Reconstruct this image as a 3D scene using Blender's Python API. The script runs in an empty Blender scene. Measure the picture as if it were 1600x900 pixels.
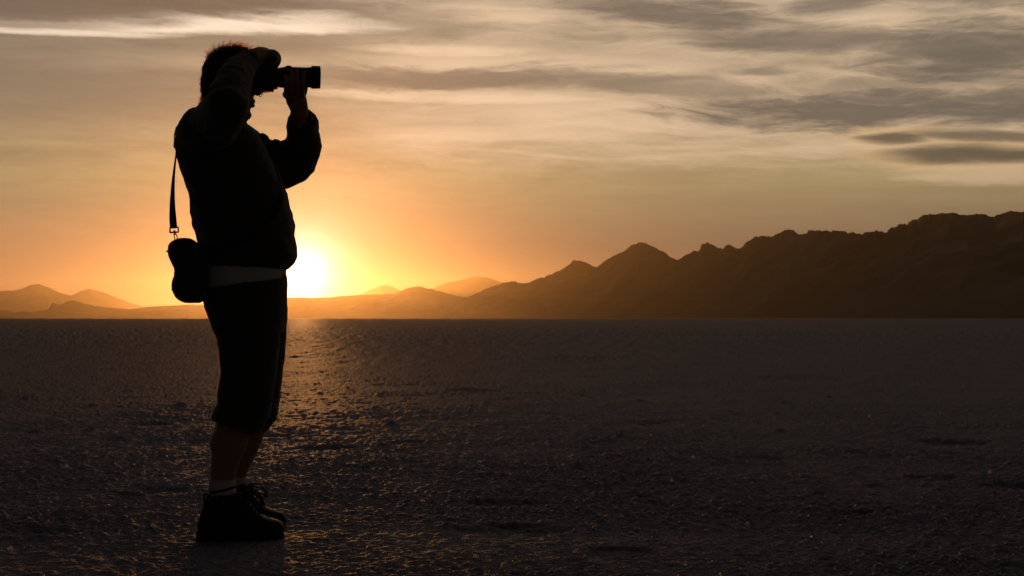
import bpy, bmesh, math, random
import numpy as np
from mathutils import Vector, Matrix, Quaternion
from mathutils.bvhtree import BVHTree

random.seed(7)
rng = np.random.default_rng(11)
R = math.radians
C = bpy.context.scene.collection
scn = bpy.context.scene

# ------------------------------------------------------------------ camera
F = 1600 * 50 / 36.0            # focal length in photo pixels
CAM_H = 0.78
PITCH = math.atan(47 / F)       # the horizon sits a little below mid-frame
cam_d = bpy.data.cameras.new('view_camera')
cam = bpy.data.objects.new('view_camera', cam_d)
C.objects.link(cam)
cam.location = (0, 0, CAM_H)
cam.rotation_euler = (math.pi / 2 + PITCH, 0, 0)
cam_d.lens = 50
cam_d.sensor_width = 36
cam_d.clip_start = 0.05
cam_d.clip_end = 200000
cam_d.dof.use_dof = True
cam_d.dof.focus_distance = 5.2
cam_d.dof.aperture_fstop = 14
scn.camera = cam

# ------------------------------------------------------------------ light
SUN_AZ = math.degrees(math.atan((472 - 800) / F))     # degrees right of +Y
SUN_EL = math.degrees(math.atan((497 - 431) / F))
SUN_DIR = Vector((math.sin(R(SUN_AZ)) * math.cos(R(SUN_EL)),
                  math.cos(R(SUN_AZ)) * math.cos(R(SUN_EL)), math.sin(R(SUN_EL))))
sun_d = bpy.data.lights.new('sun', 'SUN')
sun_d.energy = 0.95
sun_d.angle = R(0.5)
sun_d.color = (1.0, 0.415, 0.12)
sun = bpy.data.objects.new('sun', sun_d)
C.objects.link(sun)
sun.rotation_euler = (-SUN_DIR).to_track_quat('-Z', 'Y').to_euler()

scn.view_settings.view_transform = 'Standard'
scn.view_settings.look = 'None'
scn.view_settings.exposure = 0
scn.view_settings.gamma = 1
scn.view_settings.use_curve_mapping = False
scn.cycles.use_denoising = True
scn.cycles.max_bounces = 6
scn.cycles.volume_bounces = 0
scn.cycles.sample_clamp_indirect = 4


def lin(r, g, b):
    f = lambda c: c / 12.92 if c <= 0.04045 else ((c + 0.055) / 1.055) ** 2.4
    return (f(r / 255), f(g / 255), f(b / 255), 1)


V = Vector


# small expression language over shader math nodes
class E:
    nt = None

    def __init__(s, sock): s.s = sock

    @staticmethod
    def m(op, *a, clamp=False):
        n = E.nt.nodes.new('ShaderNodeMath')
        n.operation = op
        n.use_clamp = clamp
        for i, x in enumerate(a):
            if isinstance(x, E): E.nt.links.new(x.s, n.inputs[i])
            else: n.inputs[i].default_value = x
        return E(n.outputs[0])

    def __add__(s, o): return E.m('ADD', s, o)
    __radd__ = __add__
    def __sub__(s, o): return E.m('SUBTRACT', s, o)
    def __rsub__(s, o): return E.m('SUBTRACT', o, s)
    def __mul__(s, o): return E.m('MULTIPLY', s, o)
    __rmul__ = __mul__
    def __truediv__(s, o): return E.m('DIVIDE', s, o)


def sstep(x, a, b):
    n = E.nt.nodes.new('ShaderNodeMapRange')
    n.interpolation_type = 'SMOOTHSTEP'
    E.nt.links.new(x.s, n.inputs[0])
    n.inputs[1].default_value = a
    n.inputs[2].default_value = b
    return E(n.outputs[0])


def combine(x, y, z):
    n = E.nt.nodes.new('ShaderNodeCombineXYZ')
    for i, q in enumerate((x, y, z)):
        if isinstance(q, E): E.nt.links.new(q.s, n.inputs[i])
        else: n.inputs[i].default_value = q
    return n.outputs[0]


def noise(vec, scale=1, detail=4, rough=0.5, dist=0.0):
    n = E.nt.nodes.new('ShaderNodeTexNoise')
    E.nt.links.new(vec, n.inputs['Vector'])
    n.inputs['Scale'].default_value = scale
    n.inputs['Detail'].default_value = detail
    n.inputs['Roughness'].default_value = rough
    n.inputs['Distortion'].default_value = dist
    return E(n.outputs['Fac'])


def mixc(fac, a, b, blend='MIX'):
    n = E.nt.nodes.new('ShaderNodeMix')
    n.data_type = 'RGBA'
    n.blend_type = blend
    n.clamp_result = False
    for sock, q in ((n.inputs[0], fac), (n.inputs[6], a), (n.inputs[7], b)):
        if isinstance(q, E): E.nt.links.new(q.s, sock)
        elif isinstance(q, (tuple, float, int)): sock.default_value = q
        else: E.nt.links.new(q, sock)
    return n.outputs[2]


def scalec(col, fac):
    n = E.nt.nodes.new('ShaderNodeVectorMath')
    n.operation = 'SCALE'
    if isinstance(col, tuple): n.inputs[0].default_value = col[:3]
    else: E.nt.links.new(col, n.inputs[0])
    if isinstance(fac, E): E.nt.links.new(fac.s, n.inputs['Scale'])
    else: n.inputs['Scale'].default_value = fac
    return n.outputs[0]


def addc(a, b):
    n = E.nt.nodes.new('ShaderNodeVectorMath')
    n.operation = 'ADD'
    E.nt.links.new(a, n.inputs[0])
    E.nt.links.new(b, n.inputs[1])
    return n.outputs[0]


def ramp(x, stops, interp='LINEAR'):
    n = E.nt.nodes.new('ShaderNodeValToRGB')
    E.nt.links.new(x.s, n.inputs[0])
    cr = n.color_ramp
    cr.interpolation = interp
    while len(cr.elements) > 1: cr.elements.remove(cr.elements[-1])
    cr.elements[0].position = stops[0][0]
    cr.elements[0].color = stops[0][1]
    for p, c in stops[1:]:
        e = cr.elements.new(p)
        e.color = c
    return n.outputs[0]


# ------------------------------------------------------------------ sky
def az_of(px): return math.degrees(math.atan((px - 800) / F))
def el_of(px, py): return math.degrees(math.atan((497 - py) / F * math.cos(R(az_of(px)))))


def build_world():
    w = bpy.data.worlds.new('World')
    scn.world = w
    w.use_nodes = True
    nt = w.node_tree
    E.nt = nt
    nt.nodes.clear()
    out = nt.nodes.new('ShaderNodeOutputWorld')
    bg = nt.nodes.new('ShaderNodeBackground')
    nt.links.new(bg.outputs[0], out.inputs[0])
    tc = nt.nodes.new('ShaderNodeTexCoord')
    d = tc.outputs['Generated']
    sep = nt.nodes.new('ShaderNodeSeparateXYZ')
    nt.links.new(d, sep.inputs[0])
    x, y, z = (E(o) for o in sep.outputs)
    az = E.m('ARCTAN2', x, y) * (180 / math.pi)
    el = E.m('ARCSINE', E.m('MINIMUM', E.m('MAXIMUM', z, -1.0), 1.0)) * (180 / math.pi)
    dot = x * SUN_DIR.x + y * SUN_DIR.y + z * SUN_DIR.z
    D = E.m('ARCCOSINE', E.m('MINIMUM', dot, 0.9999999)) * (180 / math.pi)   # degrees from the sun

    sky = nt.nodes.new('ShaderNodeTexSky')
    sky.sky_type = 'NISHITA'
    sky.sun_disc = False
    sky.sun_elevation = R(SUN_EL)
    sky.sun_rotation = R(SUN_AZ)
    sky.altitude = 3600
    sky.air_density = 1.0
    sky.dust_density = 2.0
    sky.ozone_density = 1.0
    nish = scalec(sky.outputs[0], 0.003)

    # twilight band of thin high cloud lit by the low sun
    clear = ramp(E.m('MULTIPLY', el, 1 / 40.0, clamp=True), [
        (0.0, lin(124, 76, 56)), (3 / 40, lin(126, 99, 77)), (5.5 / 40, lin(162, 140, 100)),
        (8 / 40, lin(160, 139, 108)), (12.5 / 40, lin(146, 133, 114)), (20 / 40, lin(84, 87, 100)),
        (30 / 40, lin(42, 49, 66)), (1.0, lin(26, 34, 54))])
    side = sstep(D, 22.0, 75.0)
    clear = scalec(clear, 1.0 - 0.935 * side)
    # warm aureole
    g1 = E.m('POWER', 2.718, D * (-1 / 0.68))
    g2 = E.m('POWER', 2.718, D * (-1 / 2.2))
    g3 = E.m('POWER', 2.718, D * (-1 / 6.5))
    glow = addc(addc(scalec((1.0, 0.92, 0.84), 4.2 * g1), scalec((0.3, 0.6, 1.0), 0.15 * g2)),
                scalec((1.0, 0.36, 0.13), 0.02 * g3))

    # cloud streaks: noise stretched along the horizon, gently warped
    warp = noise(combine(az * 0.10, el * 0.32, 3.1), 1, 5, 0.55)
    elw = el + (warp - 0.5) * 1.5
    fine = noise(combine(az * 0.16 + elw * 0.10, elw * 1.35, 0.0), 1, 8, 0.62, 0.35)
    broad = noise(combine(az * 0.06 + 4.0, elw * 0.42, 7.7), 1, 5, 0.5, 0.2)
    micro = noise(combine(az * 0.55 + elw * 0.5, elw * 4.2, 1.7), 1, 5, 0.6, 0.5)
    up = sstep(el, 3.5, 8.0)

    fib = noise(combine(az * 0.34 + elw * 0.55, elw * 2.3, 5.2), 1, 9, 0.66, 0.7)
    fib2 = noise(combine(az * 0.9 - elw * 0.4, elw * 3.6, 9.2), 1, 8, 0.68, 0.9)

    def streak(px, py, a, b, slope=0.0, rough=0.85, seed=0.0):
        """feathered elongated cloud: px,py centre in the photo, a,b half sizes in degrees"""
        a0, e0 = az_of(px), el_of(px, py)
        dx = az - a0
        dy = el - e0 - dx * slope + (fine - 0.5) * (2.2 * rough * b) + (warp - 0.5) * rough * b * 1.6 + (fib2 - 0.5) * b * 0.7 * rough
        q = (dx / a) * (dx / a) + (dy / b) * (dy / b) + (fib - 0.5) * (2.6 * rough)
        return 1.0 - sstep(q, 0.0, 1.5)

    def total(lst):
        t = None
        for q, s in lst:
            v = q * s
            t = v if t is None else E.m('MAXIMUM', t, v)
        return t

    dark = total([
        (streak(740, 121, 9.0, 0.55, -0.016), 0.85),
        (streak(1010, 132, 6.0, 0.45, -0.06), 0.75),
        (streak(1330, 168, 7.5, 0.85, 0.0), 1.1),
        (streak(1560, 165, 5.0, 0.80, 0.0), 1.0),
        (streak(1060, 22, 5.2, 0.72, -0.11), 0.95),
        (streak(1240, 62, 5.0, 0.60, -0.07), 0.9),
        (streak(1540, 80, 5.0, 1.1, 0.03), 1.0),
        (streak(1310, 4, 2.6, 0.42, 0.1), 0.8),
        (streak(1560, -30, 5.0, 1.1, 0.0), 0.8),
        (streak(640, 34, 3.4, 0.7, -0.03), 0.5),
        (streak(250, 62, 9.0, 0.7, 0.0), 0.35),
        (streak(60, 120, 9.0, 1.9, 0.0, 0.5), 0.6),
        (streak(1195, 112, 1.3, 0.18, 0.0), 0.7),
        (streak(1450, 122, 6.0, 0.5, 0.0), 0.6),
    ])
    lens = total([
        (streak(1500, 240, 3.1, 0.42, -0.03, 0.36), 1.0),
        (streak(1580, 244, 3.0, 0.27, -0.01, 0.4), 1.0),
        (streak(1398, 215, 1.55, 0.25, -0.02, 0.5), 0.95),
        (streak(1540, 212, 3.4, 0.24, -0.075, 0.45), 0.85),
    ])
    lensrim = total([
        (streak(1500, 240, 4.2, 0.62, -0.03, 0.5), 0.9),
        (streak(1400, 209, 2.2, 0.42, 0.0, 0.6), 0.9),
    ])
    bright = total([
        (streak(700, 77, 4.0, 0.24, -0.01), 0.9),
        (streak(605, 76, 1.0, 0.16, 0.0), 0.9),
        (streak(800, 100, 7.5, 0.5, -0.03), 0.55),
        (streak(770, 22, 3.4, 0.40, -0.03), 0.6),
        (streak(1330, 44, 2.8, 0.48, 0.12), 0.7),
        (streak(1110, 132, 3.0, 0.30, 0.03), 0.7),
        (streak(700, 150, 7.0, 0.26, -0.018), 0.75),
        (streak(1010, 185, 8.0, 0.7, -0.02), 0.6),
        (streak(800, 210, 6.0, 0.35, 0.0), 0.5),
        (streak(400, 100, 10.0, 0.45, 0.02), 0.28),
        (streak(1560, 270, 4.0, 0.5, 0.0), 0.4),
    ])
    topd = total([
        (streak(190, 4, 9.0, 0.62, 0.028, 0.7), 1.0),
        (streak(70, 14, 6.5, 0.62, 0.02, 0.5), 0.95),
        (streak(60, 32, 4.0, 0.34, 0.03, 0.6), 0.7),
    ])
    topb = total([
        (streak(270, 37, 8.6, 0.40, 0.03, 0.6), 1.0),
        (streak(400, 27, 3.8, 0.36, 0.03, 0.6), 0.85),
        (streak(90, 48, 5.0, 0.16, 0.02, 0.5), 0.8),
    ])
    col = clear
    # generic streaking
    var = (fine - 0.5) * 1.15 + (broad - 0.5) * 0.55 + (micro - 0.5) * 0.32
    col = scalec(col, 1.0 + var * (0.22 + 0.85 * up))
    lit = lin(240, 206, 170)
    litl = scalec(lit, 1.0 - 0.93 * side)
    shade = scalec(lin(112, 101, 88), 1.0 - 0.93 * side)
    tex = 0.78 + (fine - 0.5) * 1.3 + (micro - 0.5) * 0.6
    texc = E.m('MAXIMUM', E.m('MINIMUM', tex + 0.1, 1.0), 0.15)
    # thin lit veil over the upper right of the view
    veil = sstep(el + (fib - 0.5) * 1.5 + (warp - 0.5) * 1.2, 5.5, 7.0) * sstep(az, -9.0, -3.0)
    col = mixc(veil * (0.40 + (fib - 0.5) * 0.7 + (fine - 0.5) * 0.5), col, litl)
    col = mixc(bright * texc, col, litl)
    col = mixc(dark * (0.55 + 0.45 * texc), col, shade)
    col = mixc(lensrim * 0.6, col, scalec(lin(224, 182, 128), 1.0))
    col = mixc(lens * 0.97, col, lin(92, 82, 68))
    col = mixc(topb * E.m('MINIMUM', texc + 0.35, 1.0), col, scalec(lin(255, 230, 202), 1.0))
    col = mixc(topd, col, lin(114, 99, 84))
    col = addc(col, glow)
    low = streak(60, 430, 11.0, 2.6, 0.0, 0.3)
    col = addc(col, scalec((1.0, 0.42, 0.14), low * 0.17))
    # below the horizon nothing but the dim ground haze
    col = scalec(col, sstep(el, -1.5, -0.2))
    col = addc(col, nish)
    nt.links.new(col, bg.inputs[0])
    bg.inputs[1].default_value = 1.0
    w.cycles.sampling_method = 'MANUAL'
    w.cycles.sample_map_resolution = 2048


build_world()

# ------------------------------------------------------------------ helpers
def tag(o, label=None, cat=None, group=None, kind=None):
    if label: o['label'] = label
    if cat: o['category'] = cat
    if group: o['group'] = group
    if kind: o['kind'] = kind
    return o


def link(name, mesh, mat=None, parent=None, smooth=True):
    mesh.name = name
    o = bpy.data.objects.new(name, mesh)
    C.objects.link(o)
    if mat is not None:
        mesh.materials.clear()
        mesh.materials.append(mat)
    if smooth:
        mesh.polygons.foreach_set('use_smooth', [True] * len(mesh.polygons))
    if parent is not None: o.parent = parent
    return o


class Geo:
    """collects closed shapes (vertex and face lists)"""
    def __init__(s): s.v, s.f = [], []

    def add(s, vs, fs):
        k = len(s.v)
        s.v += [tuple(q) for q in vs]
        s.f += [tuple(i + k for i in f) for f in fs]
        return s

    def rings(s, rings, cap=True):
        n = len(rings[0])
        vs = [p for r in rings for p in r]
        fs = []
        for i in range(len(rings) - 1):
            for j in range(n):
                k = (j + 1) % n
                fs.append((i * n + j, i * n + k, (i + 1) * n + k, (i + 1) * n + j))
        if cap:
            fs.append(tuple(reversed(range(n))))
            fs.append(tuple((len(rings) - 1) * n + j for j in range(n)))
        return s.add(vs, fs)

    def loft(s, secs, n=40, p=2.3, cap=True):
        """secs: (centre, half axis a, half axis b)"""
        rr = []
        for c, a, b in secs:
            c, a, b = Vector(c), Vector(a), Vector(b)
            ring = []
            for j in range(n):
                t = 2 * math.pi * j / n
                ct, st = math.cos(t), math.sin(t)
                ring.append(c + a * math.copysign(abs(ct) ** (2 / p), ct) + b * math.copysign(abs(st) ** (2 / p), st))
            rr.append(ring)
        return s.rings(rr, cap)

    def tube(s, pts, rad, n=16, sub=4, flat=None, roundends=True):
        """smooth tube through pts; rad per point; flat = (direction, factor) squashes the section"""
        P = [Vector(p) for p in pts]
        pts2, r2 = [], []
        if len(P) > 2 and sub > 1:
            for i in range(len(P) - 1):
                p0, p1, p2, p3 = P[max(i - 1, 0)], P[i], P[i + 1], P[min(i + 2, len(P) - 1)]
                q0, q1, q2, q3 = rad[max(i - 1, 0)], rad[i], rad[i + 1], rad[min(i + 2, len(P) - 1)]
                for k in range(sub):
                    t = k / sub
                    cr = lambda a, b, c, d: 0.5 * ((2 * b) + (c - a) * t + (2 * a - 5 * b + 4 * c - d) * t * t + (3 * b - a - 3 * c + d) * t ** 3)
                    pts2.append(cr(p0, p1, p2, p3))
                    r2.append(max(1e-4, cr(q0, q1, q2, q3)))
            pts2.append(P[-1]); r2.append(rad[-1])
        else:
            pts2, r2 = P, list(rad)
        if roundends:
            d0 = (pts2[0] - pts2[1]).normalized(); d1 = (pts2[-1] - pts2[-2]).normalized()
            a, b = pts2[0].copy(), pts2[-1].copy(); ra, rb = r2[0], r2[-1]
            pre, post = [], []
            for k in (0.97, 0.8, 0.45):
                pre.append((a + d0 * ra * k, ra * math.sqrt(1 - k * k)))
                post.insert(0, (b + d1 * rb * k, rb * math.sqrt(1 - k * k)))
            pts2 = [q[0] for q in pre] + pts2 + [q[0] for q in post]
            r2 = [q[1] for q in pre] + r2 + [q[1] for q in post]
        tang = []
        for i in range(len(pts2)):
            tang.append((pts2[min(i + 1, len(pts2) - 1)] - pts2[max(i - 1, 0)]).normalized())
        u = tang[0].orthogonal().normalized()
        rr = []
        for i, (c, r) in enumerate(zip(pts2, r2)):
            if i: u = tang[i - 1].rotation_difference(tang[i]) @ u
            u = (u - tang[i] * u.dot(tang[i])).normalized()
            w = tang[i].cross(u)
            ring = []
            for j in range(n):
                t = 2 * math.pi * j / n
                o = (u * math.cos(t) + w * math.sin(t)) * r
                if flat:
                    fd, ff = flat
                    o = o - Vector(fd) * (o.dot(Vector(fd)) * (1 - ff))
                ring.append(c + o)
            rr.append(ring)
        return s.rings(rr)

    def ball(s, c, rx, ry=None, rz=None, rot=None, n=20, m=12):
        ry = rx if ry is None else ry
        rz = rx if rz is None else rz
        c = Vector(c)
        rr = []
        for i in range(1, m):
            ph = math.pi * i / m - math.pi / 2
            ring = []
            for j in range(n):
                t = 2 * math.pi * j / n
                q = Vector((rx * math.cos(ph) * math.cos(t), ry * math.cos(ph) * math.sin(t), rz * math.sin(ph)))
                if rot is not None: q = rot @ q
                ring.append(c + q)
            rr.append(ring)
        return s.rings(rr)

    def box(s, c, hx, hy, hz, rot=None):
        c = Vector(c)
        vs = []
        for sx in (-1, 1):
            for sy in (-1, 1):
                for sz in (-1, 1):
                    q = Vector((sx * hx, sy * hy, sz * hz))
                    if rot is not None: q = rot @ q
                    vs.append(c + q)
        return s.add(vs, [(0, 1, 3, 2), (4, 6, 7, 5), (0, 4, 5, 1), (2, 3, 7, 6), (0, 2, 6, 4), (1, 5, 7, 3)])

    def mesh(s, name='m'):
        me = bpy.data.meshes.new(name)
        me.from_pydata(s.v, [], s.f)
        me.validate()
        bm = bmesh.new(); bm.from_mesh(me)
        bmesh.ops.recalc_face_normals(bm, faces=bm.faces)
        bm.to_mesh(me); bm.free()
        return me


def with_mods(me, mods):
    o = bpy.data.objects.new('temp', me)
    C.objects.link(o)
    for t, kw in mods:
        m = o.modifiers.new('m', t)
        for k, v in kw.items(): setattr(m, k, v)
    dg = bpy.context.evaluated_depsgraph_get()
    res = bpy.data.meshes.new_from_object(o.evaluated_get(dg))
    bpy.data.objects.remove(o)
    bpy.data.meshes.remove(me)
    return res


def fuse(geo, voxel=0.005, smooth=4):
    """join overlapping shapes into one continuous skin"""
    return with_mods(geo.mesh(), [('REMESH', dict(mode='VOXEL', voxel_size=voxel, adaptivity=0.0)),
                                  ('SMOOTH', dict(factor=0.5, iterations=smooth))])


def bevel(geo, w=0.002, seg=2):
    return with_mods(geo.mesh(), [('BEVEL', dict(width=w, segments=seg, limit_method='ANGLE', angle_limit=R(35)))])


def coords(me):
    a = np.empty(len(me.vertices) * 3, np.float32)
    me.vertices.foreach_get('co', a)
    return a.reshape(-1, 3)


def normals(me):
    a = np.empty(len(me.vertices) * 3, np.float32)
    me.vertices.foreach_get('normal', a)
    return a.reshape(-1, 3)


def setco(me, a):
    me.vertices.foreach_set('co', np.ascontiguousarray(a, np.float32).ravel())
    me.update()


# lattice gradient noise, vectorised
def _h(ix, iy, iz, seed):
    h = (ix.astype(np.int64) * 374761393 + iy.astype(np.int64) * 668265263 + iz.astype(np.int64) * 2147483647 + seed * 974711) & 0xffffffff
    h = ((h ^ (h >> 13)) * 1274126177) & 0xffffffff
    return ((h ^ (h >> 16)) & 0xffff).astype(np.float32) / 65535.0


def perlin2(x, y, seed=0):
    ix, iy = np.floor(x), np.floor(y)
    fx, fy = (x - ix).astype(np.float32), (y - iy).astype(np.float32)
    ix = ix.astype(np.int64); iy = iy.astype(np.int64)
    z = np.zeros_like(ix)
    sx = fx * fx * fx * (fx * (fx * 6 - 15) + 10); sy = fy * fy * fy * (fy * (fy * 6 - 15) + 10)
    def g(a, b):
        t = _h(ix + a, iy + b, z, seed) * 2 * np.pi
        return np.cos(t) * (fx - a) + np.sin(t) * (fy - b)
    n0 = g(0, 0) * (1 - sx) + g(1, 0) * sx
    n1 = g(0, 1) * (1 - sx) + g(1, 1) * sx
    return (n0 * (1 - sy) + n1 * sy) * 1.5


def vnoise3(p, scale, seed=0):
    q = p * scale
    i = np.floor(q); f = (q - i).astype(np.float32)
    i = i.astype(np.int64)
    f = f * f * (3 - 2 * f)
    r = 0
    for a in (0, 1):
        for b in (0, 1):
            for c in (0, 1):
                w = (f[:, 0] if a else 1 - f[:, 0]) * (f[:, 1] if b else 1 - f[:, 1]) * (f[:, 2] if c else 1 - f[:, 2])
                r = r + w * _h(i[:, 0] + a, i[:, 1] + b, i[:, 2] + c, seed)
    return r * 2 - 1


def wrinkle(me, amp, scale, seed=0, stretch=(1, 1, 1), mask=None):
    co = coords(me); no = normals(me)
    n = vnoise3(co * np.array(stretch, np.float32), scale, seed)
    n2 = vnoise3(co * np.array(stretch, np.float32), scale * 2.3, seed + 5)
    d = (1 - np.abs(n) * 2) * 0.6 + n2 * 0.4
    if mask is not None: d = d * mask(co)
    setco(me, co + no * (d * amp)[:, None])


# ------------------------------------------------------------------ materials
def principled(name, col, rough=0.8, spec=0.3, sheen=0.0, var=0.0, vscale=40, bump=0.0, bscale=400, metal=0.0):
    m = bpy.data.materials.new(name)
    m.use_nodes = True
    nt = m.node_tree
    E.nt = nt
    b = nt.nodes['Principled BSDF']
    b.inputs['Base Color'].default_value = (*col, 1)
    b.inputs['Roughness'].default_value = rough
    b.inputs['Specular IOR Level'].default_value = spec
    b.inputs['Metallic'].default_value = metal
    b.inputs['Sheen Weight'].default_value = sheen
    tc = nt.nodes.new('ShaderNodeTexCoord')
    if var:
        n = noise(tc.outputs['Object'], vscale, 5, 0.6)
        k = mixc(n, tuple(c * (1 - var) for c in col) + (1,), tuple(min(1, c * (1 + var)) for c in col) + (1,))
        nt.links.new(k, b.inputs['Base Color'])
    if bump:
        n = noise(tc.outputs['Object'], bscale, 3, 0.6)
        bn = nt.nodes.new('ShaderNodeBump')
        bn.inputs['Strength'].default_value = bump
        bn.inputs['Distance'].default_value = 0.002
        nt.links.new(n.s, bn.inputs['Height'])
        nt.links.new(bn.outputs[0], b.inputs['Normal'])
    return m


M = {}
M['fleece'] = principled('dark_fleece', (0.048, 0.044, 0.04), 0.95, 0.1, 0.25, 0.25, 30, 0.5, 500)
M['shorts'] = principled('dark_cotton', (0.05, 0.048, 0.046), 0.9, 0.15, 0.1, 0.25, 40, 0.4, 700)
M['shirt'] = principled('pale_cotton', (0.43, 0.42, 0.40), 0.9, 0.15, 0.1, 0.06, 30, 0.3, 700)
M['skin'] = principled('skin', (0.30, 0.165, 0.11), 0.55, 0.35, 0.0, 0.10, 30, 0.15, 500)
M['sock'] = principled('white_sock', (0.46, 0.45, 0.44), 0.95, 0.1, 0.2, 0.06, 60, 0.4, 500)
M['stripe'] = principled('sock_stripe', (0.03, 0.03, 0.035), 0.95, 0.1, 0.2)
M['shoe'] = principled('shoe_leather', (0.022, 0.020, 0.019), 0.75, 0.25, 0.0, 0.3, 50, 0.4, 350)
M['rubber'] = principled('shoe_rubber', (0.018, 0.017, 0.017), 0.8, 0.2, 0.0, 0.3, 60)
M['lace'] = principled('shoelace', (0.05, 0.045, 0.04), 0.9, 0.1)
M['plastic'] = principled('black_polycarbonate', (0.018, 0.018, 0.019), 0.5, 0.4, 0.0, 0.1, 60, 0.25, 900)
M['grip'] = principled('grip_rubber', (0.014, 0.014, 0.014), 0.85, 0.2, 0.0, 0.1, 80, 0.6, 700)
M['metal'] = principled('dark_metal', (0.10, 0.10, 0.10), 0.4, 0.5, metal=1.0)
M['bag'] = principled('black_nylon', (0.04, 0.04, 0.042), 0.8, 0.25, 0.1, 0.2, 60, 0.5, 800)
M['webbing'] = principled('black_webbing', (0.02, 0.02, 0.022), 0.85, 0.2, 0.1, 0.2, 200, 0.5, 900)
M['glass'] = principled('lens_glass', (0.01, 0.01, 0.014), 0.05, 0.8)


def hair_material():
    m = bpy.data.materials.new('brown_hair')
    m.use_nodes = True
    nt = m.node_tree
    b = nt.nodes['Principled BSDF']
    b.inputs['Base Color'].default_value = (0.10, 0.05, 0.025, 1)
    b.inputs['Roughness'].default_value = 0.5
    t = nt.nodes.new('ShaderNodeBsdfRefraction')       # fine hair passes low sun forward
    t.inputs['Color'].default_value = (0.92, 0.56, 0.30, 1)
    t.inputs['Roughness'].default_value = 0.38
    t.inputs['IOR'].default_value = 1.18
    mx = nt.nodes.new('ShaderNodeMixShader')
    mx.inputs[0].default_value = 0.7
    nt.links.new(b.outputs[0], mx.inputs[1])
    nt.links.new(t.outputs[0], mx.inputs[2])
    nt.links.new(mx.outputs[0], nt.nodes['Material Output'].inputs[0])
    return m


M['hair'] = hair_material()
M['scalp'] = principled('hair_mass', (0.045, 0.026, 0.016), 0.7, 0.3, 0.0, 0.3, 90, 0.6, 300)


def salt_material():
    m = bpy.data.materials.new('salt_crust')
    m.use_nodes = True
    nt = m.node_tree
    E.nt = nt
    b = nt.nodes['Principled BSDF']
    tc = nt.nodes.new('ShaderNodeTexCoord')
    P = tc.outputs['Object']
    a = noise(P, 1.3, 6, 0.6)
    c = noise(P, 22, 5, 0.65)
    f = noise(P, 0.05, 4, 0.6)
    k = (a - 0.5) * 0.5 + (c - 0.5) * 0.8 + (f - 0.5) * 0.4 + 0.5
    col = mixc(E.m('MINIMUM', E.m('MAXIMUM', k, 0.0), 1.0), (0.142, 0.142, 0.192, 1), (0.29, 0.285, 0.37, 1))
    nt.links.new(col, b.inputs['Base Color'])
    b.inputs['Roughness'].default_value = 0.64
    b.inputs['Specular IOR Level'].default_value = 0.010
    n1 = noise(P, 55, 6, 0.7)
    n2 = noise(P, 7, 4, 0.6)
    hgt = n1 * 0.6 + n2 * 1.2
    bn = nt.nodes.new('ShaderNodeBump')
    bn.inputs['Strength'].default_value = 0.8
    bn.inputs['Distance'].default_value = 0.02
    nt.links.new(hgt.s, bn.inputs['Height'])
    # salt grains: each tiny cell catches the light at its own angle
    vo = nt.nodes.new('ShaderNodeTexVoronoi')
    nt.links.new(P, vo.inputs['Vector'])
    vo.inputs['Scale'].default_value = 140
    vm = nt.nodes.new('ShaderNodeVectorMath'); vm.operation = 'SUBTRACT'
    nt.links.new(vo.outputs['Color'], vm.inputs[0]); vm.inputs[1].default_value = (0.5, 0.5, 0.5)
    sc = scalec(vm.outputs[0], 0.55)
    ad = addc(bn.outputs[0], sc)
    nn = nt.nodes.new('ShaderNodeVectorMath'); nn.operation = 'NORMALIZE'
    nt.links.new(ad, nn.inputs[0])
    nt.links.new(nn.outputs[0], b.inputs['Normal'])
    return m


M['salt'] = salt_material()


def rock_material():
    m = bpy.data.materials.new('dry_rock')
    m.use_nodes = True
    nt = m.node_tree
    E.nt = nt
    b = nt.nodes['Principled BSDF']
    tc = nt.nodes.new('ShaderNodeTexCoord')
    n = noise(tc.outputs['Object'], 0.006, 9, 0.65)
    col = ramp(n, [(0.3, (0.03, 0.025, 0.02, 1)), (0.55, (0.06, 0.048, 0.038, 1)), (0.75, (0.09, 0.075, 0.06, 1))])
    nt.links.new(col, b.inputs['Base Color'])
    b.inputs['Roughness'].default_value = 0.95
    b.inputs['Specular IOR Level'].default_value = 0.1
    return m


M['rock'] = rock_material()

# ------------------------------------------------------------------ where the man stands
MX, MY = (380 - 800) / F * 5.16, 5.16
PSI = math.atan2(-MX, MY)
CP, SP = math.cos(PSI), math.sin(PSI)
SPT, CPT = math.sin(PITCH), math.cos(PITCH)


def P(px, py, v=0.0):
    """point of the photo at sideways depth v (metres, away from viewer) in the man's own axes:
    x = the way he faces, y = away from the viewer, z = up"""
    a, b = (px - 800) / F, (450 - py) / F
    d = Vector((a, CPT - b * SPT, SPT + b * CPT))
    o = Vector((-MX, -MY, CAM_H))
    lo = Vector((o.x * CP + o.y * SP, -o.x * SP + o.y * CP, o.z))
    ld = Vector((d.x * CP + d.y * SP, -d.x * SP + d.y * CP, d.z))
    t = (v - lo.y) / ld.y
    return lo + ld * t


def place(o):
    o.location = (MX, MY, 0)
    o.rotation_euler = (0, 0, PSI)
    return o


def to_man(x, y):
    dx, dy = x - MX, y - MY
    return dx * CP + dy * SP, -dx * SP + dy * CP


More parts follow.
